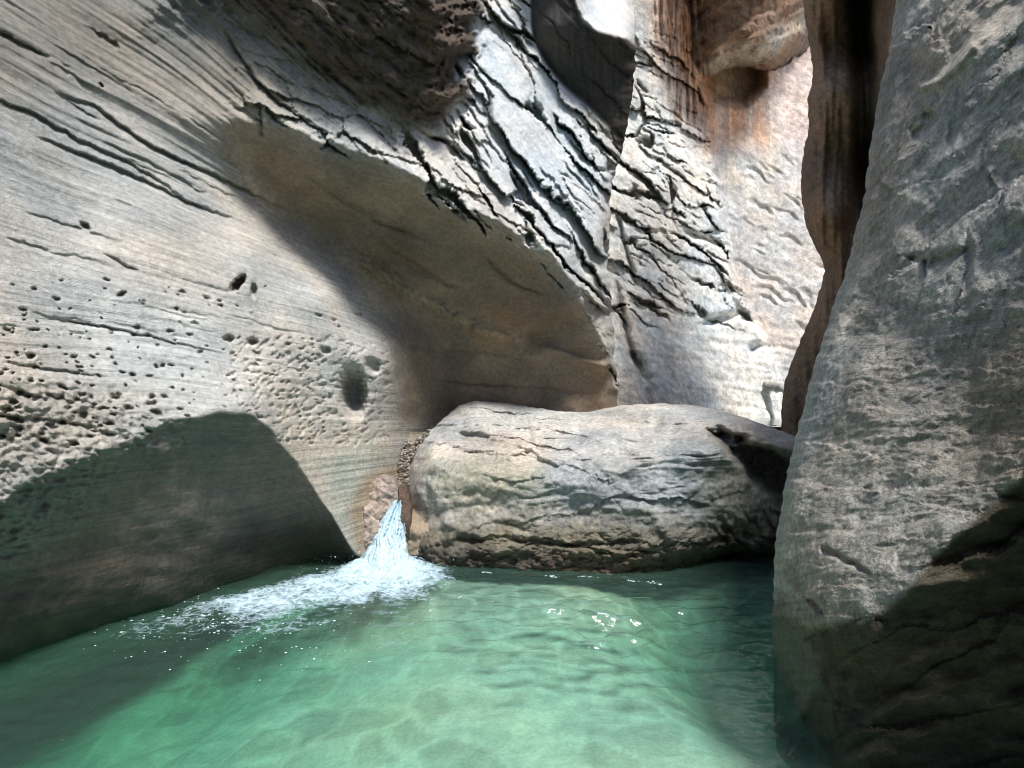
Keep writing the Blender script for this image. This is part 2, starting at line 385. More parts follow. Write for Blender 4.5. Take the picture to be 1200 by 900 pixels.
    dsp += (1-alc)*(.012*fbm(x*4, y*4, z*4, 5, .55)) + (1-alc)*(1-is_un)*.004*fbm(x*22, y*22, z*22, 3)
    depth = base+dsp
    # turn the free edge back round
    near = edge[:, None]-u
    depth = depth + .30*np.clip(1-near/16, 0, 1)**2.2
    P = to_world(u, v, depth)
    # ---- colour of the stone, with overhang shade and upper-face light mixed in
    c = np.zeros(u.shape+(3,)) + np.array([.44, .415, .38])
    c = mixc(c, sstep(420, 40, v)*face*.35, (.36, .37, .35))
    c = mixc(c, zone(u, v, [(-100,300),(430,300),(470,420),(430,540),(330,520),(-100,470)], 60)*.7*face, (.55, .52, .48))
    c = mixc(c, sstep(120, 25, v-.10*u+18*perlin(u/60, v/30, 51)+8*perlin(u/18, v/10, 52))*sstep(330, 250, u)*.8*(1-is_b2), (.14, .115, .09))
    c = mixc(c, alct, (.235, .182, .135)); c = mixc(c, alct*sstep(.05, .45, perlin(u/26, v/120, 61)+.5*perlin(u/90, v/70, 62))*.35, (.22, .165, .11)); c = mixc(c, alct*sstep(.1, .5, perlin(u/70, v/50, 63))*.3, (.36, .285, .21))  # alcove's shade and warm bounce light painted in as brown
    c = mixc(c, alc*np.exp(-(d_/12)**2)*np.clip(np.minimum(t_, 1-t_)*6, 0, 1)*.55, (.34, .28, .20))
    c = mixc(c, mj, (.62, .63, .635))  # upper face whitened in the colour to look brightly lit
    c = mixc(c, rim*.8*(1-is_b2), (.56, .53, .48))
    c = mixc(c, is_b2, (.10, .075, .057))  # shade of the overhanging roof painted in
    c = mixc(c, is_b3*.95, (.045, .039, .034))  # right-hand overhang painted near black for its shade
    var = sstep(.12, .38, perlin(qb/40, along/120, 12.2)+.3*fbm(x*3, y*3, z*3, 3))
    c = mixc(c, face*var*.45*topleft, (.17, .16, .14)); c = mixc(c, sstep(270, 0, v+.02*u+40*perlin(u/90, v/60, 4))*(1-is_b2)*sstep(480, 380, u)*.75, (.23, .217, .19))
    wet_shade = is_un
    c = mixc(c, wet_shade, (.185, .165, .145))  # wet belly tone, also darkened for the shade of the undercut
    streak = sstep(0, .4, perlin(u/60, v/12, 4.4)); c = mixc(c, wet_shade*streak*.25, (.115, .13, .14))
    c = mixc(c, wet_shade*sstep(.1, .5, perlin(u/140, v/10, 14.4))*.35, (.17, .165, .115))
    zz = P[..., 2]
    tide_shade = sstep(.74, .25, zz+.06*perlin(x*3, y*3))*wet_shade
    c = mixc(c, tide_shade*.9, (.05, .046, .04))  # wet band at the waterline, run higher to deepen the painted shade
    c = mixc(c, sstep(-.03, -.12, zz)*.85, (.36, .37, .31))
    c = mixc(c, rb*sstep(0, .5, rough)*.5, (.25, .24, .21))
    # pale green crust beside the fall and tan wet toe
    g = zone(u, v, [(375,540),(440,510),(466,560),(440,590),(420,640),(380,590)], 14)*(1-is_un); c = mixc(c, g*.6, (.40, .46, .42))
    g2 = zone(u, v, [(425,560),(470,540),(470,620),(440,650),(418,650),(408,600)], 8)*(1-is_un); c = mixc(c, g2*.8, (.33, .255, .18))
    wet = np.clip(wet_shade*.45+tide_shade*.5+g2*.5, 0, 1)
    sc = np.stack([np.where(alc > .5, q*.12, qb), np.where(alc > .5, along*.3, along), 0*u], -1)
    sc = np.where((alc > .5)[..., None], np.stack([x*5, y*110, z*1.3], -1), sc)
    sc = np.where((mj > .4)[..., None], np.stack([t*.5, a, 0*u+40], -1), sc)
    # ---- hidden continuation: back round the edge, and downstream past the camera, bent across behind it to shut out sky light
    K = 14
    eu = edge[:, None]-np.linspace(0.3, 40, K)[None]**1.0; ed = depth[:, -1:]+np.linspace(.05, 6, K)[None]**1.15
    Pe = to_world(eu, np.repeat(vs[:, None], K, 1), ed)
    col0 = P[:, :1]
    path = [(6.5,-9.3),(3,-8.6),(.6,-6.8),(-.25,-4.4),(-.2,-2.2),(-.1,-1.0)]
    Pl = np.concatenate([col0+np.array([dx, dy, 0]) + np.stack([.35*perlin(vs/90, i*3.1), .35*perlin(vs/90, i*3.1+50), 0*vs], -1)[:, None]*(1-.0*i) for i, (dx, dy) in enumerate(path)], 1)
    Pall = np.concatenate([Pl, P, Pe], 1)
    def ext(A): return np.concatenate([np.repeat(A[:, :1], len(path), 1), A, np.repeat(A[:, -1:], K, 1)], 1)
    ce = ext(c); ce[:, :len(path)-1] *= .45  # unseen wall darkened so it bounces less light forward
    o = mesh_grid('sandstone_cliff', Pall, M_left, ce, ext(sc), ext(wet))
    tag(o, 'huge layered sandstone cliff with a smooth brown alcove and a pitted face above the pool', 'cliff')
build_left()

# ================================================================== BACK CLIFF
def build_back():
    B = tps([(740,480,11.9),(800,490,12.9),(870,492,14.5),(900,490,15),(740,400,13.0),(840,400,14.6),(740,300,13.4),(740,100,13.9),(840,200,15.0),(900,200,15.6),(950,40,16.6),(960,300,15.6),(930,420,15.2),
             (800,0,14.2),(620,300,12.4),(620,0,13.2),(1120,300,15.5),(1120,0,16.5),(700,-400,15.5),(950,-400,18),(1120,-400,18),(620,560,11.8),(1000,560,15)])
    O = tps([(828,82,14.6),(845,66,14.2),(870,58,13.9),(890,60,13.9),(915,45,14.3),(938,22,15.2),(790,40,14.9),(765,0,14.6),(745,-60,14.6),(880,20,13.5),(900,-60,12.9),(840,30,13.9),(860,-200,12.6),(960,-60,14.5),(1000,-100,15.5),
             (860,85,15.8),(900,90,16.6),(860,150,19),(780,120,16.5),(700,100,17),(960,100,19),(700,-200,16),(1000,60,19)])
    vs = axis([(-420,-20,16),(-20,520,1.4),(520,600,10)]); us = axis([(600,690,8),(690,972,1.3),(972,1130,8)])
    v, u = np.meshgrid(vs, us, indexing='ij')
    wb = 5*perlin(u/30, v/30, 2.2)+2*perlin(u/9, v/9, 5)
    b = B(u, v); ob = O(u+wb*.6, v+wb)
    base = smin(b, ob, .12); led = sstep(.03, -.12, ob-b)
    P0 = to_world(u, v, base); x, y, z = np.moveaxis(P0, -1, 0)
    # vertical seam where a nearer slab stands in front of the smooth far wall
    seam = interp(v, [(-400,800),(60,812),(150,832),(200,838),(280,850),(330,862),(380,888),(420,905),(520,930)])
    leftp = sstep(6, -6, u-seam-3*perlin(v/20, 1.1))
    dsp = -.55*leftp*(1-led)*sstep(120, 230, v)
    # wavy broken plates
    t = v*.86-u*.5; a = u*.86+v*.5
    tw = -(t+22*perlin(a/80, t/60, 3.3)+8*perlin(a/24, t/20, 7.3)+2.5*perlin(a/8, t/8, 1.3))
    mk = leftp*sstep(395, 350, v+10*perlin(u/30, 2))*sstep(30, 80, v)*(1-led)
    on = sstep(-.15, .25, perlin(a/60, t/26, 4.4)); on2 = sstep(.0, .4, perlin(a/30, t/14, 9.4))
    sz = sstep(-.22, .02, perlin(a/90, t/60, 87))
    dsp += mk*(slabs(-t, a, 44, 140, 5, .20, .60, .12)*sz+slabs(-t, a, 24, 84, 25, .13, .55, .17)*(1-sz)+.4*slabs(-t+5, a, 11, 36, 6, .08, .36, .2)*sstep(-.2, .3, perlin(u/50, v/40, 15)))
    dsp += (1-leftp)*(1-led)*(.10*sstep(.1, .5, perlin(a/40, t/14, 14.4))*saw(tw/14, .35)*sstep(150, 200, v)+.05*fbm(x*1.2, y*1.2, z*2, 4))
    # the ledge-capped bulge at the foot and smooth ribs on the apron
    for ln, w, dp in [([(820,380),(845,374),(868,368),(890,378)],5,.5),([(876,412),(890,405),(905,408)],4,.3),([(722,330),(735,395),(750,440),(765,478)],4,.35),([(738,410),(752,430),(762,452)],5,.4),
                      ([(722,245),(735,300),(745,330)],3,.3),([(800,270),(830,282),(858,290)],3,.3)]:
        dsp += groove(u+1.5*perlin(u/9, v/9), v+1.5*perlin(u/9, v/9, 4), ln, w, dp)
    apr = sstep(370, 410, v); dsp += apr*(.05*perlin(u/60, (v-.15*u)/7, 3)+.04*fbm(x*1.5, y*1.5, z*3, 3))
    dsp += 1.1*zone(u, v, [(824,95),(845,70),(892,66),(893,100),(872,122),(835,118)], 9)*(1-led)
    dsp += led*(.25*fbm(x*1.1, y*1.1, z*1.1, 5, .55, True)+.12*saw((v+.55*u+8*perlin(u/20, v/20))/19, .4))
    fl = zone(u, v, [(745,-80),(830,-80),(835,80),(820,150),(790,140),(770,60)], 12); dsp += fl*.30*fbm(u/9, v/90, 1.1, 3, .5, True)
    dsp += (.02+.03*leftp)*fbm(x*1.5, y*1.5, z*1.5, 5, .55)+.02*fbm(x*7, y*7, z*7, 3)
    P = to_world(u, v, base+dsp)
    c = np.zeros(u.shape+(3,))+np.array([.61, .595, .565])
    c = mixc(c, (1-leftp)*.8, (.51, .455, .42))
    stre = .5+.5*perlin(u/5, v/130, 2.2)+.5*perlin(u/14, v/160, 8)
    org = zone(u, v, [(745,-100),(960,-100),(948,60),(900,110),(895,165),(825,178),(800,120),(770,50)], 24)
    c = mixc(c, np.clip(org*(.55+.5*stre), 0, 1)*.95, (.50, .21, .085))
    c = mixc(c, zone(u, v, [(826,85),(850,65),(892,64),(890,110),(870,125),(835,115)], 8)*.8, (.24, .17, .11))  # ledge's shadow and a stain, both painted into the recess
    c = mixc(c, zone(u, v, [(905,30),(955,20),(955,200),(925,200),(905,100)], 14)*.75, (.60, .47, .43))
    c = mixc(c, fl*np.clip(stre, 0, 1)*.6, (.40, .21, .12))
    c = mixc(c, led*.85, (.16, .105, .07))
    lb = np.clip(led*sstep(-22, -6, -np.abs(v-interp(u, [(800,110),(828,84),(845,68),(870,60),(890,62),(915,47),(938,24)]))-2), 0, 1)
    c = mixc(c, lb*.6, (.46, .40, .33))
    w2 = sstep(.05, .4, perlin(u/4, v/90, 6.6))*zone(u, v, [(845,110),(935,110),(930,230),(850,240)], 20); c = mixc(c, w2*.5, (.62, .57, .48))
    sc = np.stack([t, a, 0*u], -1)
    o = mesh_grid('canyon_headwall', P, M_back, c, sc, 0*u)
    tag(o, 'pale brightly lit far cliff behind the boulder, orange streaked under a dark ledge', 'cliff')
build_back()

# ================================================================== DARK PILLAR
def build_pillar():
    vs = axis([(-420,-20,16),(-20,560,1.6),(560,640,10)])
    edge = interp(vs, [(-420,930),(-100,938),(0,941),(40,946),(62,950),(90,953),(115,946),(150,948),(175,942),(200,939),(232,939),(262,944),(285,953),(305,964),(318,967),(335,962),(360,955),(390,942),(420,929),(445,920),(470,916),(510,915),(640,915)])
    edge = edge+1.5*perlin(vs/8, 1.7)
    D = tps([(915,500,7.3),(918,450,7.2),(930,420,7.1),(965,320,6.8),(940,220,6.6),(948,100,6.4),(941,0,6.15),(930,-300,5.6),
             (975,250,6.25),(975,100,6.0),(975,0,5.8),(985,320,6.45),(960,400,6.75),(945,470,7.0),(1010,60,6.7),(1012,180,6.7),(1010,260,6.6),(1005,0,6.6),(1040,40,5.6),(1045,-10,5.5),(1035,130,5.9),(1070,200,6.2),(1070,0,5.4),(980,500,7.1),(975,-300,5.2),(1070,-300,5),(920,620,7.5),(1000,620,7.4),(1070,500,7)])
    us0 = np.linspace(0, 1, 90)
    v = np.repeat(vs[:, None], 90, 1); u = edge[:, None]+(1075-edge[:, None])*us0[None]
    base = D(u, v)
    P0 = to_world(u, v, base); x, y, z = np.moveaxis(P0, -1, 0)
    dsp = .12*perlin(u/16, v/120, 1.1)+.06*perlin(u/7, v/70, 4.1)+.08*fbm(x*2, y*2, z*1.2, 5, .55, True)
    dsp += groove(u, v, [(1004,-60),(1012,60),(1016,150),(1012,260)], 12, .5)
    depth = base+dsp+.45*np.clip(1-(u-edge[:, None])/14, 0, 1)**2
    P = to_world(u, v, depth)
    K = 10
    eu = edge[:, None]+np.linspace(.4, 45, K)[None]; ed = depth[:, :1]+np.linspace(.06, 4, K)[None]
    Pe = to_world(eu, np.repeat(vs[:, None], K, 1), ed)[:, ::-1]
    c = np.zeros(u.shape+(3,))+np.array([.25, .165, .11])  # dark brown base carries the shade of the overhang
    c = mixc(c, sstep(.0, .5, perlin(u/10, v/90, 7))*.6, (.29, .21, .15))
    c = mixc(c, zone(u, v, [(998,-60),(1020,-60),(1022,200),(1008,260),(996,120)], 10)*.6, (.09, .07, .055))  # shade inside the groove painted in
    c = mixc(c, zone(u, v, [(905,440),(960,400),(960,530),(905,530)], 18)*.5, (.27, .20, .14))
    def ext(A): return np.concatenate([np.repeat(A[:, :1], K, 1), A], 1)
    sc = np.stack([v*.4+u*.3, u, 0*u], -1)
    o = mesh_grid('rock_pillar', np.concatenate([Pe, P], 1), M_dark, ext(c), ext(sc), ext(0*u))
    tag(o, 'dark brown overhanging rock pillar standing in shade between the pale back wall and the grey buttress', 'rock pillar')
build_pillar()

# ================================================================== RIGHT BUTTRESS
def build_right():
    vs = axis([(-520,-24,15),(-24,960,1.4),(960,1150,12)])
    edge = interp(vs, [(-520,1180),(-300,1120),(0,1050),(67,1040),(127,1028),(173,1020),(233,1013),(300,995),(367,974),(450,947),(513,933),(553,923),(600,914),(640,908),(720,905),(800,906),(850,908),(1150,912)])
    edge = edge+1.8*perlin(vs/10, 2.7)+2.2*perlin(vs/31, 5.7)
    us0 = np.concatenate([np.linspace(0, 1, 235)*.58, .58+np.linspace(0, 1, 22)[1:]*.42])
    v = np.repeat(vs[:, None], len(us0), 1); u = edge[:, None]+(1480-edge[:, None])*us0[None]
    arr = [(905,690,3.30),(930,702,2.95),(965,722,2.58),(1020,722,2.22),(1060,690,2.12),(1100,642,2.05),(1200,552,1.92),(1400,430,1.6),(1480,400,1.45)]
    A = tps(arr+[(1050,0,4.1),(1030,130,3.95),(1013,233,3.85),(995,300,3.8),(947,450,3.7),(923,553,3.5),(908,640,3.35),
                 (1190,300,2.45),(1190,0,3.05),(1190,440,2.2),(1100,450,2.7),(1100,200,3.15),(1100,0,3.6),(1000,600,2.75),(1000,450,3.2),(950,600,3.05),(960,500,3.4),(1400,200,1.9),(1400,0,2.2),(1050,300,3.3),
                 (1120,-300,4.8),(1300,-300,3.4),(1200,-520,4.6),(1480,-400,2.8),(905,850,3.2),(1000,850,2.1),(1100,850,1.8),(1250,800,1.5),(1480,800,1.1)])
    Ud = tps(arr+[(907,800,3.36),(908,900,3.45),(935,790,3.0),(950,860,2.82),(972,900,2.60),(1020,800,2.38),(1050,900,2.40),(1100,760,2.26),(1190,700,2.10),(1190,900,2.25),(1400,600,1.72),(1400,900,1.8),(1000,1100,3.0),(1300,1100,3.4),(905,1100,4.0),
                  (1000,600,2.5),(1100,450,2.0),(1190,300,1.8),(1050,0,2.5),(1400,200,1.3),(947,450,3.2),(920,553,3.2),(1200,-300,2)])
    wb = 6*perlin(u/50, v/50, 2.2)+3*perlin(u/14, v/14, 5)
    a_ = A(u, v); b_ = Ud(u+wb, v+wb)
    base = smax(a_, b_, .05); low = sstep(-.02, .05, b_-a_)
    P0 = to_world(u, v, base); x, y, z = np.moveaxis(P0, -1, 0)
    dsp = .10*fbm(x*1.6, y*1.6, z*1.6, 5, .55)+.016*fbm(x*6, y*6, z*6, 4, .55, True)*(1-.5*low)
    q = v+.12*(u-1000)+12*perlin(u/90, v/90, 6)
    dsp += (1-low)*(.014*perlin(q/13, u/45, 4)*sstep(-.1, .4, perlin(u/70, v/60, 5))+.010*fbm(u/30, q/10, 14, 5, .6, True))*sstep(330, 420, v+.3*(1200-u))
    up = sstep(420, 300, v)
    qd = (u-1000)*.55+v*.62
    dsp += up*(.05*perlin(qd/24, (u-v)/160, 1)+.04*saw((qd+14*perlin(u/40, v/40))/58, .25)*sstep(-.1, .3, perlin(u/60, v/60, 8)))
    for ln, w, dp in [([(1128,95),(1118,140),(1112,180)],5,.03),([(1132,270),(1136,310),(1128,345)],5,.03),([(1068,165),(1082,150),(1094,128)],8,.08),([(1010,230),(1028,215),(1050,190)],6,.06),
                      ([(960,640),(985,655),(1020,672)],3,.04),([(1060,300),(1090,310),(1140,290)],5,.05),([(945,700),(958,712),(966,724)],4,.07)]:
        dsp += groove(u+3*perlin(u/16, v/16), v+3*perlin(u/16, v/16, 4), ln, w, dp)
    qf = (u-1000)*.8+v*.6; af = v*.8-(u-1000)*.6
    dsp += (1-low)*up*(slabs(qf, af, 70, 190, 7, .07, .018, .10))+(1-low)*(1-up)*slabs(v, u, 30, 150, 8, .014, .006, .12)+low*slabs(v+.3*u, u, 70, 200, 9, .035, .018, .12)
    d_, s_, t_ = linedist(u, v, [(1140,55),(1120,80),(1100,95),(1080,102)]); dsp -= .05*np.exp(-(d_/5)**2)
    dsp += low*(.04*perlin(u/70, v/24, 2)+.03*saw((v+.35*u+10*perlin(u/40, v/40))/46, .3))
    depth = base+dsp+.25*np.clip(1-(u-edge[:, None])/18, 0, 1)**2.2
    P = to_world(u, v, depth)
    c = np.zeros(u.shape+(3,))+np.array([.38, .355, .315])
    mo = fbm(x*3.2, y*3.2, z*3.2, 5, .6)
    c = mixc(c, sstep(-.05, .45, mo)*.5, (.48, .465, .43))
    c = mixc(c, sstep(.05, .45, -mo)*.45, (.20, .19, .165))
    c = mixc(c, up*sstep(-.1, .3, perlin(qd/14, (u-v)/150, 3))*.35, (.36, .345, .31))
    c = mixc(c, zone(u, v, [(985,420),(1100,400),(1110,520),(1000,520),(955,500)], 26)*.35, (.24, .24, .24))
    c = mixc(c, sstep(50, 0, u-edge[:, None])*(1-low)*.6*sstep(200, 350, v), (.52, .54, .525))  # pale sheen of the lit inner edge painted on
    c = mixc(c, zone(u, v, [(1110,420),(1240,350),(1300,560),(1150,600)], 40)*.5*(1-low), (.15, .13, .10))
    c = mixc(c, zone(u, v, [(1040,60),(1100,40),(1080,150),(1010,330),(990,310)], 20)*.3, (.30, .24, .19))
    c = mixc(c, zone(u, v, [(960,640),(1090,600),(1060,690),(1020,715),(975,718)], 16)*.5*(1-low), (.40, .375, .32))
    c = mixc(c, low, (.075, .062, .042))  # shade of the undercut foot painted almost black
    tide_shade = sstep(.55, .2, P[..., 2]+.08*perlin(x*3, y*3)); c = mixc(c, tide_shade*low*.8, (.035, .032, .028))
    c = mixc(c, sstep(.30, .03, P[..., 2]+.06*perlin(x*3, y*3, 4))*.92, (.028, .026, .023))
    c = mixc(c, zone(u, v, [(900,690),(955,712),(960,800),(930,850),(900,830)], 8)*.5, (.20, .21, .18))
    wet = np.clip(tide_shade*.6, 0, 1)
    sc = np.stack([q*(1-up)+(qd*1.2)*up, (u*.6)*(1-up)+(u-v)*.5*up, 0*u], -1)
    K = 10
    eu = edge[:, None]+np.linspace(.4, 60, K)[None]; ed = depth[:, :1]+np.linspace(.05, 3, K)[None]
    Pe = to_world(eu, np.repeat(vs[:, None], K, 1), ed)[:, ::-1]
    path = [(.15,-.8),(.3,-1.8),(.8,-4.2),(1.6,-6.8),(3.4,-8.6)]
    Pr = np.concatenate([P[:, -1:]+np.array([dx, dy, 0])+np.stack([.3*perlin(vs/90, i*2.3+9), .3*perlin(vs/90, i*2.3+70), 0*vs], -1)[:, None] for i, (dx, dy) in enumerate(path)], 1)
    def ext(A_): return np.concatenate([np.repeat(A_[:, :1], K, 1), A_, np.repeat(A_[:, -1:], len(path), 1)], 1)
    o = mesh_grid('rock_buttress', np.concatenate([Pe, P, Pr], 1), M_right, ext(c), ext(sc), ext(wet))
    tag(o, 'grey weathered rock buttress rising from the pool, nearest the camera, with a wet foot blackened as in shade', 'rock buttress')
build_right()

# ================================================================== LUMPS OF ROCK with a full back
def lump(name, outline, front, thick, mat, paint, detail, nr=150, nt=520, centre=None, power=1.0):
    O = np.array(outline, float)
    if centre is None: centre = O[:, :2].mean(0)
    cx, cy = centre
    # outline resampled by arc length, smoothed
    Oc = np.concatenate([O, O[:1]])
    L = np.concatenate([[0], np.cumsum(np.linalg.norm(np.diff(Oc, axis=0), axis=1))])
    s = np.linspace(0, L[-1], nt, endpoint=False)
    ou = np.interp(s, L, Oc[:, 0]); ov = np.interp(s, L, Oc[:, 1])
    k = np.hanning(13); k /= k.sum()
    sm = lambda q: np.convolve(np.concatenate([q[-6:], q, q[:6]]), k, 'valid')
    ou, ov = sm(ou), sm(ov)
    ou = ou+1.6*perlin(s/9, 1.1); ov = ov+1.6*perlin(s/9, 6.1)
    rr = np.concatenate([np.linspace(0, 1, nr)**.75])
    u = cx+(ou-cx)[None]*rr[:, None]; v = cy+(ov-cy)[None]*rr[:, None]
    fd = front(u, v)
    base = fd + thick*.16*np.clip((rr[:, None]-.86)/.14, 0, 1)**2.4
    P0 = to_world(u, v, base)
    depth = base+detail(u, v, *np.moveaxis(P0, -1, 0))
    P = to_world(u, v, depth)
    c, wet, sc = paint(u, v, *np.moveaxis(P, -1, 0))
    nb = 26
    rb = np.cos(np.linspace(0, math.pi/2, nb+1)[1:])
    X = np.concatenate([P, np.stack([np.stack([P[-1, :, 0]*r+(1-r)*P[-1, :, 0].mean(), P[-1, :, 1]+thick*math.sqrt(max(0, 1-r*r)), P[-1, :, 2]*(.35+.65*r)+(.65-.65*r)*P[-1, :, 2].mean()], -1) for r in rb], 0)], 0)
    X[nr:, :, 1] += .1*perlin(X[nr:, :, 0]*2, X[nr:, :, 1]*2, X[nr:, :, 2]*2)*np.linspace(0, 1, nb)[:, None]
    ex = lambda A_: np.concatenate([A_, np.repeat(A_[-1:], nb, 0)], 0)
    return mesh_grid(name, X, mat, ex(c), ex(sc), ex(wet), close_u=True)

def build_boulder():
    out = [(474,600),(473,572),(480,548),(490,526),(504,506),(520,490),(536,476),(552,470),(580,471),(604,474),(650,482),(690,484),(722,477),(770,473),(815,475),(850,482),(880,492),(910,503),(940,514),(940,545),(930,580),(926,620),(915,650),(860,648),(832,655),(800,684),(740,685),(640,681),(560,678),(505,676),(482,672),(476,640)]
    Ft = tps([(478,575,5.78),(500,560,5.62),(560,552,5.52),(650,548,5.46),(760,532,5.36),(860,512,5.42),(930,522,5.62),
              (490,526,6.0),(508,500,6.35),(540,475,6.75),(600,474,6.95),(690,481,6.8),(770,474,6.75),(850,484,6.35),(900,500,5.95),(590,510,6.15),(680,512,6.10),(760,500,6.15),
              (560,660,4.2),(700,660,4.1),(850,640,4.2),(480,680,4.6),(930,640,4.5)])
    Ff = tps([(474,600,5.75),(482,560,5.70),(500,600,5.60),(560,590,5.44),(640,590,5.32),(720,580,5.24),(790,570,5.20),(840,560,5.28),(870,600,5.36),(900,630,5.45),(910,560,5.62),
              (500,640,5.54),(560,640,5.40),(640,640,5.28),(720,640,5.18),(790,640,5.16),(840,630,5.34),(490,668,5.62),(560,670,5.46),(640,674,5.34),(720,677,5.24),(790,680,5.20),(860,648,5.5),
              (540,480,5.50),(690,480,5.25),(850,480,5.1),(930,500,5.3)])
    def Fr(u, v):
        w_ = 7*perlin(u/45, v/45, 3.3)+3*perlin(u/14, v/14, 6.3)
        return smax(Ft(u, v+w_), Ff(u+w_, v+.5*w_), .07)
    notch = [(831,505),(855,507),(900,525),(926,538),(955,548),(955,610),(915,590),(885,563),(861,538)]
    def det(u, v, x, y, z):
        d = .14*fbm(x*1.5, y*1.5, z*1.5, 5, .55)
        top = sstep(560, 535, v+.05*(700-u)+8*perlin(u/40, v/20))
        q = v+10*perlin(u/60, v/40, 1)-.06*u+.00012*(u-620)**2
        d += top*(.05*saw((q+6*perlin(u/30, v/9, 3))/15, .35)*sstep(-.3, .3, perlin(u/50, v/14, 31))+.015*perlin(q/4, u/60, 3))
        for ln, w, dp in [([(500,512),(530,503),(560,506),(590,518),(625,527),(655,548),(700,560)],3.2,-.05),([(520,527),(550,531),(580,537),(610,530)],3,-.05),([(505,500),(540,492),(600,500),(660,505),(720,492)],3,-.04),
                          ([(560,520),(590,524),(612,520)],4,.03),([(680,500),(710,493),(728,488)],2,.04),([(500,560),(520,590),(530,640)],6,-.05),([(640,560),(700,575),(760,600),(800,640)],9,-.05),([(520,610),(545,625),(600,632)],4,-.05),([(560,650),(640,640),(720,652)],5,-.05)]:
            d += groove(u+3*perlin(u/14, v/14), v+3*perlin(u/14, v/14, 5), ln, w, dp)
        d += (1-top)*(.03*fbm(x*6, y*6, z*8, 4, .55, True)+.02*perlin(q/9, u/60, 7)+.02*saw((v+12*perlin(u/70, v/40))/38, .3))
        uj, vj = u+4*perlin(u/22, v/22, 31), v+4*perlin(u/22, v/14, 32)+1.5*perlin(u/6, v/6, 33)
        for ln, w, dp in [([(496,520),(525,506),(560,508),(600,520),(650,545),(705,558)],5,.05),([(505,536),(535,526),(575,534),(615,532),(640,524)],4,.05),([(690,500),(730,490),(780,499),(830,497)],4,.045),([(640,548),(700,536),(770,538),(820,524)],4,.03),
                          ([(530,490),(580,484),(640,492),(690,494)],3,.04),([(500,590),(560,575),(620,583),(690,572)],4,.025),([(720,585),(780,575),(830,560)],4,.02),([(500,640),(580,628),(660,640),(740,634),(800,645)],6,.06),([(560,556),(600,566),(640,560)],3,.04)]:
            d += ledge(uj, vj, ln, w, dp)
        nz = zone(u+5*perlin(u/12, v/12), v+5*perlin(u/12, v/12, 4), notch, 8); d += .6*nz+.22*nz*fbm(u/16, v/10, 3, 4, .6)
        d += slabs(-(v+.1*u), u, 60, 170, 10, .03, .0, .10)*sstep(530, 560, v)+slabs(-(v-.15*u), u, 17, 90, 11, .035, .0, .2)*top*sstep(760, 640, u+.5*(v-480))
        d += (.10*fbm(x*5, y*5, z*7, 5, .6, True)-.17)*sstep(600, 650, v)
        # loose broken toe on the right
        tb = zone(u, v, [(835,610),(925,590),(915,660),(850,655)], 10); d += tb*.09*saw((u*.7-v*.7+8*perlin(u/12, v/12))/13, .4)
        und = sstep(640, 665, v)*sstep(700, 830, u); d += .25*und
        return d
    def paint(u, v, x, y, z):
        c = np.zeros(u.shape+(3,))+np.array([.42, .412, .39])
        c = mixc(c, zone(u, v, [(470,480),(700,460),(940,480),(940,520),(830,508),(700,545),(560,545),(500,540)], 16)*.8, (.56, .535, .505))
        c = mixc(c, zone(u, v, [(540,500),(615,512),(610,528),(545,522)], 8)*.5, (.45, .37, .31))
        c = mixc(c, zone(u, v, [(505,545),(560,535),(640,545),(640,580),(560,590),(500,580)], 18)*.65, (.38, .36, .26))
        c = mixc(c, zone(u, v, [(640,545),(800,530),(820,600),(660,610)], 26)*.7, (.34, .36, .38))
        lich = sstep(.0, .35, fbm(x*7, y*7, z*7, 4)); band = zone(u, v, [(470,585),(620,580),(850,600),(930,560),(930,650),(470,650)], 22)
        c = mixc(c, band*lich*.6, (.17, .17, .14))
        c = mixc(c, zone(u, v, [(820,540),(880,550),(920,640),(830,640)], 14)*.6, (.25, .255, .20))
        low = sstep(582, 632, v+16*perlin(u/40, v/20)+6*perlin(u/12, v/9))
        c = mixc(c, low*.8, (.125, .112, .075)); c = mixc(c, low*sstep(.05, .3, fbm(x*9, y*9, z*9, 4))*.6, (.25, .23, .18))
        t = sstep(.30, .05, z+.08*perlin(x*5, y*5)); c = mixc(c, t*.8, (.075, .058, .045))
        c = mixc(c, zone(u, v, notch, 5)*.6, (.08, .07, .06))  # recess shade painted into the notch
        wet = np.clip(t*.8+.2*low, 0, 1)
        sc = np.stack([v+10*perlin(u/60, v/40, 1), u*.8, 0*u], -1)
        return c, wet, sc
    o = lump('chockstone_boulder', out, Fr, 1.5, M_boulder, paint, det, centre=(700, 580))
    tag(o, 'huge rounded pale boulder wedged across the canyon, dark and mossy where it meets the pool', 'boulder')
build_boulder()

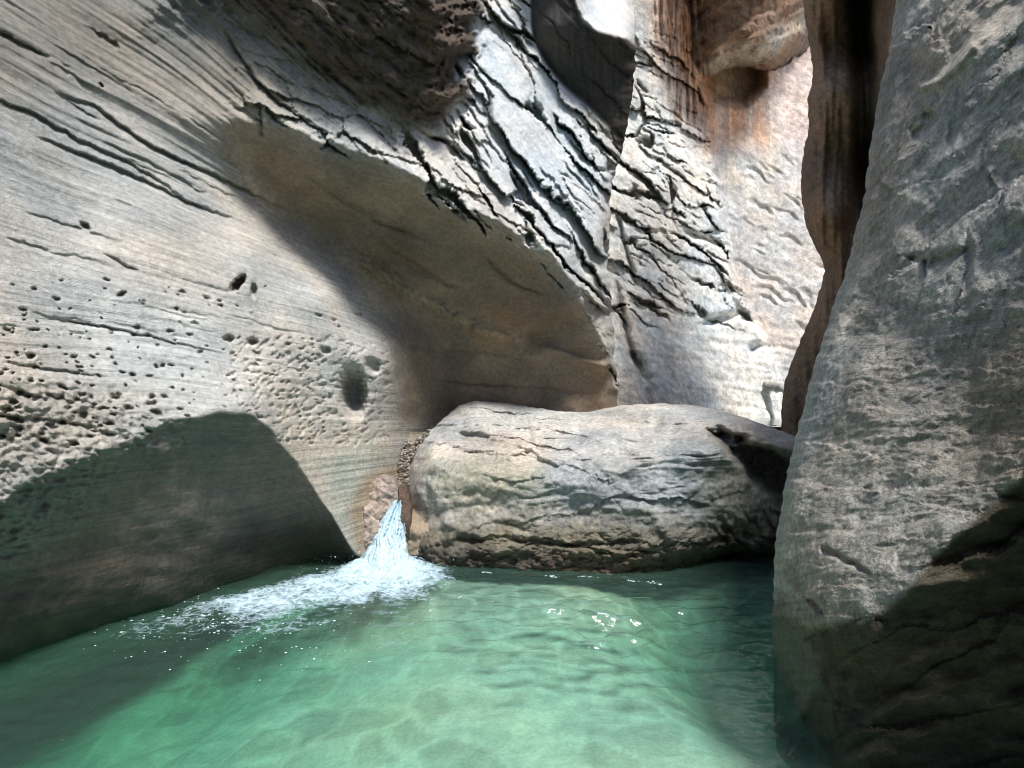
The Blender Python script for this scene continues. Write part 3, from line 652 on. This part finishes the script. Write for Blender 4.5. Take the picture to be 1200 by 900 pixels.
def small_rock(name, out, d0, thick, col, label, cat, wet_=.2, amp=.04, tilt=(0, 0)):
    O = np.array(out, float); cx, cy = O.mean(0)
    R = np.abs(O-[cx, cy]).max()
    def fr(u, v): return d0-thick*.5*np.clip(1-((u-cx)**2+(v-cy)**2)/(R*R*1.1), 0, 1)+tilt[0]*(u-cx)+tilt[1]*(v-cy)
    def det(u, v, x, y, z): return amp*fbm(x*5, y*5, z*5, 4, .55)
    def paint(u, v, x, y, z):
        c = np.zeros(u.shape+(3,))+np.array(col); c = mixc(c, sstep(0, .4, fbm(x*9, y*9, z*9, 3))*.4, np.array(col)*.6)
        return c, 0*u+wet_, np.stack([v, u, 0*u], -1)
    o = lump(name, out, fr, thick, M_boulder, paint, det, nr=40, nt=160)
    return tag(o, label, cat)
small_rock('rock_slab', [(424,572),(434,562),(448,556),(462,560),(470,574),(467,600),(458,640),(450,662),(432,676),(418,664),(414,645),(421,618),(426,596)], 5.72, .4, (.40, .345, .315), 'pinkish wet slab of rock at the top of the waterfall, against the cliff', 'rock', .5, .14, (0, -.002))
small_rock('wedged_stone', [(466,570),(476,566),(482,590),(480,650),(474,655),(469,620),(468,596)], 5.7, .3, (.17, .115, .09), 'narrow red-brown stone wedged beside the waterfall lip, under the boulder', 'rock', .5, .03)

# ================================================================== GROUND: pool bed and upper floor
def bed_height(x, y):
    # bright shallow sand bar in the middle, deep along the cliff and under the boulder
    d = .27+.03*perlin(x*1.1, y*1.1, 3)+.014*fbm(x*3, y*3, 0, 4)
    d = d+.58*sstep(.1, -3.1, x+.25*(y-3.0)+.35*perlin(x*1.1, y*1.1, 9)+.12*perlin(x*3, y*3, 19))
    d = d+.45*np.exp(-((x-1.5)**2/.25+(y-4.4)**2/1.4))
    d = d-.12*sstep(4.3, 5.1, y)
    near = np.exp(-((x-1.25)**2/.05+(y-2.9)**2/.12)); d = d-.08*near
    up = sstep(5.75, 6.5, y-.15*np.abs(x+1.3))
    z = -d*(1-up) + (.78+.05*fbm(x*1.5, y*1.5, 2, 4)+.02*(y-8)*.3)*up
    # far off the pool the floor just runs on
    return z
def build_ground():
    xs = axis([(-60,-8,8),(-8,-4,.3),(-4,4,.03),(4,8,.3),(8,60,8)]); ys = axis([(-60,-8,8),(-8,1.5,.3),(1.5,8,.03),(8,18,.15),(18,80,8)])
    y, x = np.meshgrid(ys, xs, indexing='ij')
    z = bed_height(x, y)
    z = z + (y > 6)*.03*fbm(x*9, y*9, 1, 3)
    c = np.zeros(x.shape+(3,))+np.array([.58, .60, .53])
    pat = fbm(x*1.6, y*2.0, 4, 4); c = mixc(c, sstep(0, .4, -pat)*.5, (.34, .35, .30))
    c = mixc(c, sstep(4.2, 5.1, y+.15*perlin(x*2, y*2))*.6, (.13, .15, .11))  # bed darkened near the boulder in place of its shade and reflection
    g_, lx_, ly_, r1_, r2_ = plates(x*3.2+.4*perlin(x*3, y*3, 2), y*3.2+.4*perlin(x*3, y*3, 7), 12)
    c = mixc(c, sstep(.0, .25, g_)*(r1_ > .55)*.5*(y < 6), (.36, .36, .30)); c = mixc(c, sstep(.25, .05, g_)*.35*(y < 6), (.78, .78, .70))  # pale cell borders paint a web of rippled light on the bed
    c = mixc(c, sstep(6, 6.6, y), (.55, .50, .45))
    o = mesh_grid('ground', np.stack([x, y, z], -1), M_ground, c, np.stack([x, y, z], -1), 0*x)
    tag(o, kind='structure')
build_ground()

# ================================================================== POOL WATER
def waves(x, y):
    r = np.sqrt((x+1.15)**2+(y-5.2)**2)
    ang = np.arctan2(y-5.2, x+1.15)
    w = .004*fbm(x*2.2, y*2.6, 1, 3)
    w += .0035*np.sin(r*26+6*perlin(x*1.2, y*1.2, 3))*np.exp(-r/1.3)
    chop = np.exp(-((x-.65)**2/.9+(y-4.1)**2/.6))
    w += (.010+.040*chop)*perlin(x*4.2+y*.8, y*8.5, 5.1)*(.55+chop)
    w += (.004+.011*chop)*perlin(x*10, y*17, 9.1)*(.4+chop)
    w += .003*perlin(x*9-3*y, y*9, 13.1)+.0016*perlin(x*17+4*y, y*21, 23.1)*(1+1.5*np.exp(-((x-.5)**2/2.5+(y-3.6)**2/1.5)))
    w += .02*np.exp(-r/.45)*perlin(x*9, y*9, 2.1)
    return w
def build_water():
    xs = axis([(-7,-3.4,.2),(-3.4,2.4,.016),(2.4,5.5,.2)]); ys = axis([(-8.5,1.9,.2),(1.9,6.2,.014)])
    y, x = np.meshgrid(ys, xs, indexing='ij')
    z = waves(x, y)
    top = np.stack([x, y, z], -1)
    r, c = x.shape
    def ring(A): return np.concatenate([A[0, :], A[1:, -1], A[-1, -2::-1], A[-2:0:-1, 0]])
    idx = np.arange(r*c).reshape(r, c); ri = ring(idx)
    bot = top.reshape(-1, 3)[ri].copy(); bot[:, 2] = -3.2
    n = len(ri); b0 = r*c; bi = b0+np.arange(n)
    Q = [np.stack([idx[:-1, :-1], idx[:-1, 1:], idx[1:, 1:], idx[1:, :-1]], -1).reshape(-1, 4)]
    Q.append(np.stack([ri, bi, np.roll(bi, -1), np.roll(ri, -1)], -1))
    V = np.concatenate([top.reshape(-1, 3), bot, [[-1, -1, -3.2]]])
    ci = len(V)-1
    Q.append(np.stack([bi, np.full(n, ci), np.full(n, ci), np.roll(bi, -1)], -1)[:, [0, 1, 1, 3]])
    q4 = np.concatenate(Q[:2])
    m, nt, N = newmat('pool_water'); L = nt.links.new
    out = N('ShaderNodeOutputMaterial')
    gl = N('ShaderNodeBsdfGlossy'); gl.inputs['Roughness'].default_value = .04
    tr = N('ShaderNodeBsdfTransparent'); tr.inputs[0].default_value = (.93, .98, .96, 1)
    df = N('ShaderNodeBsdfDiffuse'); df.inputs[0].default_value = (.22, .42, .345, 1)
    fr = N('ShaderNodeFresnel', i_IOR=1.42)
    tc = N('ShaderNodeTexCoord'); nz = N('ShaderNodeTexNoise', i_Scale=34.0, i_Detail=3.0); L(tc.outputs['Object'], nz.inputs['Vector'])
    bp = N('ShaderNodeBump', i_Strength=.30, i_Distance=.012); L(nz.outputs[0], bp.inputs['Height'])
    L(bp.outputs[0], gl.inputs['Normal']); L(bp.outputs[0], fr.inputs['Normal'])
    milk = N('ShaderNodeMixShader'); milk.inputs[0].default_value = .11; L(tr.outputs[0], milk.inputs[1]); L(df.outputs[0], milk.inputs[2])
    mx = N('ShaderNodeMixShader'); L(fr.outputs[0], mx.inputs[0]); L(milk.outputs[0], mx.inputs[1]); L(gl.outputs[0], mx.inputs[2])
    L(mx.outputs[0], out.inputs[0])
    va = N('ShaderNodeVolumeAbsorption'); va.inputs['Color'].default_value = (.17, .66, .52, 1); va.inputs['Density'].default_value = 1.1
    L(va.outputs[0], out.inputs['Volume'])
    o = mesh_raw('water', V[:-1], q4, m)
    # flat bottom cap as one more ring of quads to keep the body closed
    tag(o, kind='structure')
    import bmesh
    bm = bmesh.new(); bm.from_mesh(o.data); 
    bm.verts.ensure_lookup_table()
    bm.faces.new([bm.verts[i] for i in bi[::-1]])
    bmesh.ops.recalc_face_normals(bm, faces=bm.faces[:]); 
    for f in bm.faces: f.smooth = True
    bm.to_mesh(o.data); bm.free()
build_water()

# upper stream behind the boulder
def build_stream():
    xs = np.linspace(3.2, 6.6, 40); ys = np.linspace(10.5, 14.8, 60)
    y, x = np.meshgrid(ys, xs, indexing='ij')
    m, nt, N = newmat('stream_water'); L = nt.links.new
    out = N('ShaderNodeOutputMaterial'); b = N('ShaderNodeBsdfPrincipled'); L(b.outputs[0], out.inputs[0])
    b.inputs['Base Color'].default_value = (.42, .46, .42, 1); b.inputs['Roughness'].default_value = .12
    o = mesh_grid('stream', np.stack([x, y, .86+.006*perlin(x*4, y*2)], -1), m); tag(o, kind='structure')
build_stream()

# ================================================================== WATERFALL AND FOAM
def foam_material(name, thr=(.42, .62), scale=(9, 9, 9), lace=22.0, lacew=.14):
    m, nt, N = newmat(name); L = nt.links.new
    out = N('ShaderNodeOutputMaterial'); b = N('ShaderNodeBsdfPrincipled'); tr = N('ShaderNodeBsdfTransparent')
    b.inputs['Base Color'].default_value = (.48, .635, .71, 1); b.inputs['Roughness'].default_value = .5
    b.inputs['Subsurface Weight'].default_value = .0
    tc = N('ShaderNodeTexCoord'); mp = N('ShaderNodeMapping'); mp.inputs['Scale'].default_value = scale; L(tc.outputs['Object'], mp.inputs[0])
    nz = N('ShaderNodeTexNoise', i_Scale=1.0, i_Detail=6.0, i_Roughness=.65, i_Distortion=.6); L(mp.outputs[0], nz.inputs['Vector'])
    at = N('ShaderNodeAttribute', attribute_name='wet')
    vo = N('ShaderNodeTexVoronoi', feature='DISTANCE_TO_EDGE', i_Scale=lace); 
    nd = N('ShaderNodeTexNoise', i_Scale=9.0, i_Detail=3.0); L(tc.outputs['Object'], nd.inputs['Vector'])
    mv = N('ShaderNodeMix', data_type='VECTOR'); mv.inputs[0].default_value = .12; L(tc.outputs['Object'], mv.inputs[4]); L(nd.outputs['Color'], mv.inputs[5]); L(mv.outputs[1], vo.inputs['Vector'])
    lc = N('ShaderNodeMapRange'); lc.inputs[1].default_value = 0; lc.inputs[2].default_value = .22; lc.inputs[3].default_value = lacew; lc.inputs[4].default_value = -lacew; L(vo.outputs['Distance'], lc.inputs[0])
    a0 = N('ShaderNodeMath', operation='ADD'); L(nz.outputs[0], a0.inputs[0]); L(lc.outputs[0], a0.inputs[1])
    ad = N('ShaderNodeMath', operation='ADD'); L(a0.outputs[0], ad.inputs[0]); L(at.outputs['Fac'], ad.inputs[1])
    r = N('ShaderNodeMapRange'); r.inputs[1].default_value = thr[0]+.5; r.inputs[2].default_value = thr[1]+.5; L(ad.outputs[0], r.inputs[0])
    mx = N('ShaderNodeMixShader'); L(r.outputs[0], mx.inputs[0]); L(tr.outputs[0], mx.inputs[1]); L(b.outputs[0], mx.inputs[2]); L(mx.outputs[0], out.inputs[0])
    bp = N('ShaderNodeBump', i_Strength=.4, i_Distance=.02); L(nz.outputs[0], bp.inputs['Height']); L(bp.outputs[0], b.inputs['Normal'])
    return m
M_foam = foam_material('foam', (.34, .80), (10, 18, 10), 18.0, .09); M_fall = foam_material('falling_water', (.30, .80), (16, 7, 3), 30.0, .01)

def pool_pt(u, v):
    d = H*F/(v-450.0); return d*(u-600)/F, d
def build_foam():
    xs = np.arange(-2.9, .3, .012); ys = np.arange(3.6, 5.75, .012)
    y, x = np.meshgrid(ys, xs, indexing='ij')
    P = lambda L_: [pool_pt(*p) for p in L_]
    core = zone(x, y, P([(395,672),(415,656),(490,657),(525,672),(500,690),(430,702),(340,712),(262,718),(245,706),(300,690),(350,676)]), .14)
    tail = zone(x, y, P([(120,752),(150,728),(210,708),(280,690),(400,662),(535,664),(545,690),(470,712),(390,730),(300,756),(220,748)]), .28)
    ang = np.arctan2(y-5.45, x+1.15); rad = np.hypot(y-5.35, x+1.10)
    st = fbm(ang*4+1.2*perlin(x*2, y*2, 1), rad*2.6+.8*perlin(x*3, y*3, 2), 4, 5, .6)
    dens = -.04+.34*core+.40*tail+.52*st*(1-.45*core)+.5*np.exp(-(rad/.34)**2)
    mask = (core+tail > .01)
    lump_ = fbm(x*7, y*9, 1, 4, .55)
    z = waves(x, y)+.004+core*.035*np.clip(lump_+.2, 0, 1)+np.exp(-((rad/.30)**2))*(.07+.12*np.clip(fbm(x*10, y*10, 6, 4, .6), -.3, 1))+.010*core*np.clip(perlin(x*40, y*40, 3), 0, 1)
    rr, cc = x.shape; idx = np.arange(rr*cc).reshape(rr, cc)
    Q = np.stack([idx[:-1, :-1], idx[:-1, 1:], idx[1:, 1:], idx[1:, :-1]], -1)
    Q = Q[(mask[:-1, :-1] & mask[1:, 1:])]
    used = np.unique(Q); remap = np.full(rr*cc, -1); remap[used] = np.arange(len(used))
    V = np.stack([x, y, z], -1).reshape(-1, 3)[used]
    o = mesh_raw('foam', V, remap[Q], M_foam, wet=dens.reshape(-1)[used]); tag(o, kind='stuff')
build_foam()

def bubble_drift():
    """loose bubbles, spray drops and flecks standing in for glints: low half domes on the surface"""
    m, nt, N = newmat('bubbles'); b = N('ShaderNodeBsdfPrincipled'); out = N('ShaderNodeOutputMaterial'); nt.links.new(b.outputs[0], out.inputs[0])
    b.inputs['Base Color'].default_value = (.5, .6, .64, 1); b.inputs['Roughness'].default_value = .25
    V = []; Q = []
    def dome(x, y, r):
        b0 = len(V); z0 = float(waves(np.array([x]), np.array([y]))[0])
        sx = r*random.uniform(1, 1.9); n = 7
        for k, (rad, h) in enumerate(((1, 0), (.75, .4), (.3, .6))):
            for i in range(n):
                a = 2*math.pi*i/n; V.append((x+sx*rad*math.cos(a), y+r*rad*math.sin(a), z0+r*h-.001))
        for k in range(2):
            for i in range(n):
                j = (i+1) % n; Q.append((b0+k*n+i, b0+k*n+j, b0+(k+1)*n+j, b0+(k+1)*n+i))
    def ok(u, v): return True
    def power(lo, hi): return lo*(hi/lo)**(random.random()**2.4)
    def clump(u, v):
        x, y = pool_pt(u, v); return float(perlin(np.array([x*4.0]), np.array([y*5.0]), 71.3)[0]) > random.uniform(-.5, .45)
    for i in range(900):
        u, v = random.gauss(255, 80), random.gauss(722, 17)
        if v > 668 and clump(u, v): dome(*pool_pt(u, v), power(.0012, .009))
    for i in range(420):
        u, v = random.gauss(340, 100), random.gauss(752, 20)
        if clump(u, v): dome(*pool_pt(u, v), power(.001, .006))
    for i in range(260):
        u, v = random.gauss(520, 26), random.gauss(690, 10)
        if clump(u, v): dome(*pool_pt(u, v), power(.001, .007))
    for i in range(150):
        u, v = random.uniform(60, 900), random.uniform(700, 890); dome(*pool_pt(u, v), power(.0008, .0032))  # scattered flecks standing in for glints on the water
    for (a, b_) in [((640,671),(655,672)),((678,673),(697,674)),((735,676),(748,678)),((758,679),(774,680)),((566,667),(575,668))]:
        for i in range(26):
            t = random.random(); dome(*pool_pt(a[0]+(b_[0]-a[0])*t+random.gauss(0, 2), a[1]+(b_[1]-a[1])*t+3+random.gauss(0, .5)), power(.002, .008))
    o = mesh_raw('bubbles', np.array(V), np.array(Q), m); tag(o, kind='stuff')
bubble_drift()

def build_fall():
    n, k = 120, 80
    T = np.linspace(0, 1, n)
    lu = interp(T*100, [(0,460),(12,453),(35,441),(60,431),(80,421),(100,409)]); ru = interp(T*100, [(0,474),(20,474),(45,475),(70,478),(88,482),(100,488)])
    lu = lu+3.0*perlin(T*7, 1.2)*(.3+T)+1.6*perlin(T*22, 4.2); ru = ru+2.0*perlin(T*7, 7.2)*(.3+T)+1.2*perlin(T*24, 9.2)
    vv = 586+(672-586)*T; dd = 5.64-.36*T**1.5
    s = np.linspace(0, 1, k)
    u = lu[:, None]+(ru-lu)[:, None]*s[None]; v = np.repeat(vv[:, None], k, 1)
    d = dd[:, None]-.10*np.sin(s*math.pi)[None]*(.5+T[:, None])
    s_ = s[None]+.06*perlin(T[:, None]*5, s[None]*4, 2.2)
    d = d-.05*perlin(s_*6, T[:, None]*1.6, 3.3)-.035*np.abs(perlin(s_*15, T[:, None]*3.2, 8.8))*(.5+T[:, None])-.03*fbm(s_*18, T[:, None]*10, 5.5, 4, .6)*(.2+1.4*T[:, None])
    Pf = to_world(u, v, d); Pb = to_world(u, v, d+.06)[:, ::-1]
    P = np.concatenate([Pf, Pb], 1)
    st = fbm(s_*9, T[:, None]*1.4, 6.6, 4, .6)
    al = .70+.26*st+.22*T[:, None]-.35*np.clip(np.abs(s[None]-.5)*2-.7, 0, 1)/.3
    al = np.concatenate([al, al[:, ::-1]*0+.25], 1)
    o = mesh_grid('waterfall', P, M_fall, wet=al, close_u=True)
    tag(o, 'small white waterfall pouring between the cliff and the boulder into the pool', 'waterfall')
    # thrown drops round the foot of the fall
    V = []; Q = []
    for i in range(420):
        r = .0015*(5.0)**(random.random()**2.2); a = random.uniform(0, 6.28); R_ = abs(random.gauss(0, .30))
        c = np.array([-1.13+R_*math.cos(a)*1.1, 5.22+R_*math.sin(a)*.5-.1, .02+abs(random.gauss(0, .12))*math.exp(-R_)])
        b0 = len(V); V += [c+r*np.array(q) for q in ((1,0,0),(0,1,0),(-1,0,0),(0,-1,0),(0,0,1.3),(0,0,-1.3))]
        for i0, i1 in ((0,1),(1,2),(2,3),(3,0)): Q += [(b0+i0, b0+i1, b0+4, b0+4), (b0+i1, b0+i0, b0+5, b0+5)]
    o = mesh_raw('spray', np.array(V), np.array(Q)[:, :3], bpy.data.materials['bubbles']); tag(o, kind='stuff')
build_fall()

# ================================================================== GRAVEL in the alcove, floor stones, driftwood
def build_gravel():
    V = []; Q = []; T = []
    base = np.array([(-1,-1,-1),(1,-1,-1),(1,1,-1),(-1,1,-1),(-1,-1,1),(1,-1,1),(1,1,1),(-1,1,1)], float)*.6
    fq = [(0,3,2,1),(4,5,6,7),(0,1,5,4),(1,2,6,5),(2,3,7,6),(3,0,4,7)]
    for i in range(4200):
        t = random.random(); s = random.random()
        u = 466+78*t; top = 514-14*t+4*math.sin(t*9); v = top+(585-top)*s
        d = 6.78-.62*(v-490)/65+random.uniform(-.06, .06)
        p = to_world(np.array(u), np.array(v), np.array(d))
        r = .005*(4.4)**(random.random()**1.7); b = base*r*np.array([random.uniform(.7, 1.5), random.uniform(.7, 1.5), random.uniform(.5, 1)])+rng.uniform(-.25, .25, (8, 3))*r
        a = random.uniform(0, 6.3); R = np.array([[math.cos(a), -math.sin(a), 0], [math.sin(a), math.cos(a), 0], [0, 0, 1]])
        b0 = len(V); V += list(b@R.T+p); Q += [tuple(j+b0 for j in f) for f in fq]
        cl = random.choice([(.34, .32, .29), (.30, .26, .22), (.40, .38, .35), (.26, .22, .18)]); T += [cl]*8
    o = mesh_raw('gravel', np.array(V), np.array(Q), M_ground, np.array(T), np.array(V), np.zeros(len(V)), smooth=False); tag(o, kind='stuff')
    # the bank the gravel lies on
    us = np.linspace(458, 560, 90); vs = np.linspace(506, 650, 90)
    v, u = np.meshgrid(vs, us, indexing='ij')
    d = 6.82-.62*np.clip((v-490)/65, -1, 2.0)
    P = to_world(u, v, d); x, y, z = np.moveaxis(P, -1, 0); P[..., 1] += .10*fbm(x*6, y*6, z*6, 4)
    o = mesh_grid('gravel_bank', P, M_ground, np.zeros(u.shape+(3,))+np.array([.27, .225, .17]), P, 0*u); tag(o, kind='structure')
build_gravel()

def branch_mesh(name, pts, radii, mat, seg=10, sub=10):
    pts = np.array(pts, float); n = len(pts)
    t = np.linspace(0, n-1, (n-1)*sub+1)
    C = np.stack([np.interp(t, range(n), pts[:, i]) for i in range(3)], -1)
    kk = np.ones(5)/5
    for i in range(3):
        C[2:-2, i] = np.convolve(C[:, i], kk, 'valid')
    R = np.interp(t, range(n), radii)
    tan = np.gradient(C, axis=0); tan /= np.linalg.norm(tan, axis=1)[:, None]
    up = np.array([.3, 1, .2]); s = np.cross(tan, up); s /= np.linalg.norm(s, axis=1)[:, None]; w = np.cross(s, tan)
    a = np.linspace(0, 2*math.pi, seg, endpoint=False)
    rad = R[:, None]*(1+.30*perlin(np.cos(a)[None]*1.4, np.sin(a)[None]*1.4, t[:, None]*2.2)+.35*np.exp(-((t[:, None]-1.9)/.12)**2))
    C = C+.03*np.stack([perlin(t*2.1, 1.5), perlin(t*2.1, 7.5), perlin(t*2.1, 3.5)], -1)
    P = C[:, None]+rad[..., None]*(np.cos(a)[None, :, None]*s[:, None]+np.sin(a)[None, :, None]*w[:, None])
    cap0 = np.repeat(C[:1, None], seg, 1); cap1 = np.repeat(C[-1:, None], seg, 1)
    P = np.concatenate([cap0, P, cap1], 0)
    return mesh_grid(name, P, mat, np.zeros(P.shape)+np.array([.62, .57, .50]), P*30, P[..., 0]*0, close_u=True)
M_wood = rock_material('bleached_wood', 20, .2, .5, .5)
W = lambda u, v, d: tuple(to_world(np.array(float(u)), np.array(float(v)), np.array(float(d))))
def build_wood():
    o = branch_mesh('driftwood_branch', [W(926,456,12.6), W(912,453,12.8), W(899,452,13.0), W(897,462,13.1), W(902,478,13.1), W(906,492,13.1)], [.09, .125, .11, .085, .07, .04], M_wood)
    tag(o, 'bleached bent driftwood branch leaning by the dark pillar at the far end of the canyon', 'driftwood')
    o = branch_mesh('driftwood_log', [W(896,502,11.0), W(904,503,10.9), W(915,503,10.8)], [.04, .06, .05], M_wood)
    tag(o, 'short dark driftwood log lying flat on the canyon floor behind the boulder', 'driftwood')
build_wood()

# ================================================================== LIGHT, SKY, CAMERA
SUN_EL, SUN_DIR = 62.0, np.array([.30, -.62])   # light comes down from behind the camera, a little right
w = bpy.data.worlds.new('World'); SC.world = w; w.use_nodes = True
nt = w.node_tree; bg = nt.nodes['Background']; sky = nt.nodes.new('ShaderNodeTexSky'); sky.sky_type = 'NISHITA'; sky.sun_disc = False
az = math.atan2(SUN_DIR[0], SUN_DIR[1])
sky.sun_elevation = math.radians(SUN_EL); sky.sun_rotation = az
nt.links.new(sky.outputs[0], bg.inputs[0]); bg.inputs[1].default_value = .12
sl = bpy.data.lights.new('sun', 'SUN'); sl.energy = 3.0; sl.angle = math.radians(14); sl.color = (1, .97, .93)
so = bpy.data.objects.new('sun', sl); COL.objects.link(so)
hd = SUN_DIR/np.linalg.norm(SUN_DIR)
from mathutils import Vector
dv = Vector((hd[0]*math.cos(math.radians(SUN_EL)), hd[1]*math.cos(math.radians(SUN_EL)), math.sin(math.radians(SUN_EL))))
so.rotation_euler = dv.to_track_quat('Z', 'Y').to_euler(); so.location = (0, 0, 20)

cam = bpy.data.cameras.new('camera'); cam.sensor_fit = 'HORIZONTAL'; cam.angle = 2*math.atan(600/F); cam.clip_end = 500; cam.clip_start = .05
co = bpy.data.objects.new('camera', cam); COL.objects.link(co); co.location = (0, 0, H); co.rotation_euler = (math.radians(90), 0, 0)
SC.camera = co
SC.view_settings.view_transform = 'Standard'; SC.view_settings.look = 'None'; SC.view_settings.gamma = 1; SC.view_settings.exposure = .80
SC.cycles.max_bounces = 10; SC.cycles.diffuse_bounces = 5; SC.cycles.transparent_max_bounces = 12
SC.cycles.use_denoising = True; SC.cycles.denoising_prefilter = 'ACCURATE'; SC.cycles.pixel_filter_type = 'BLACKMAN_HARRIS'; SC.cycles.filter_width = 1.0
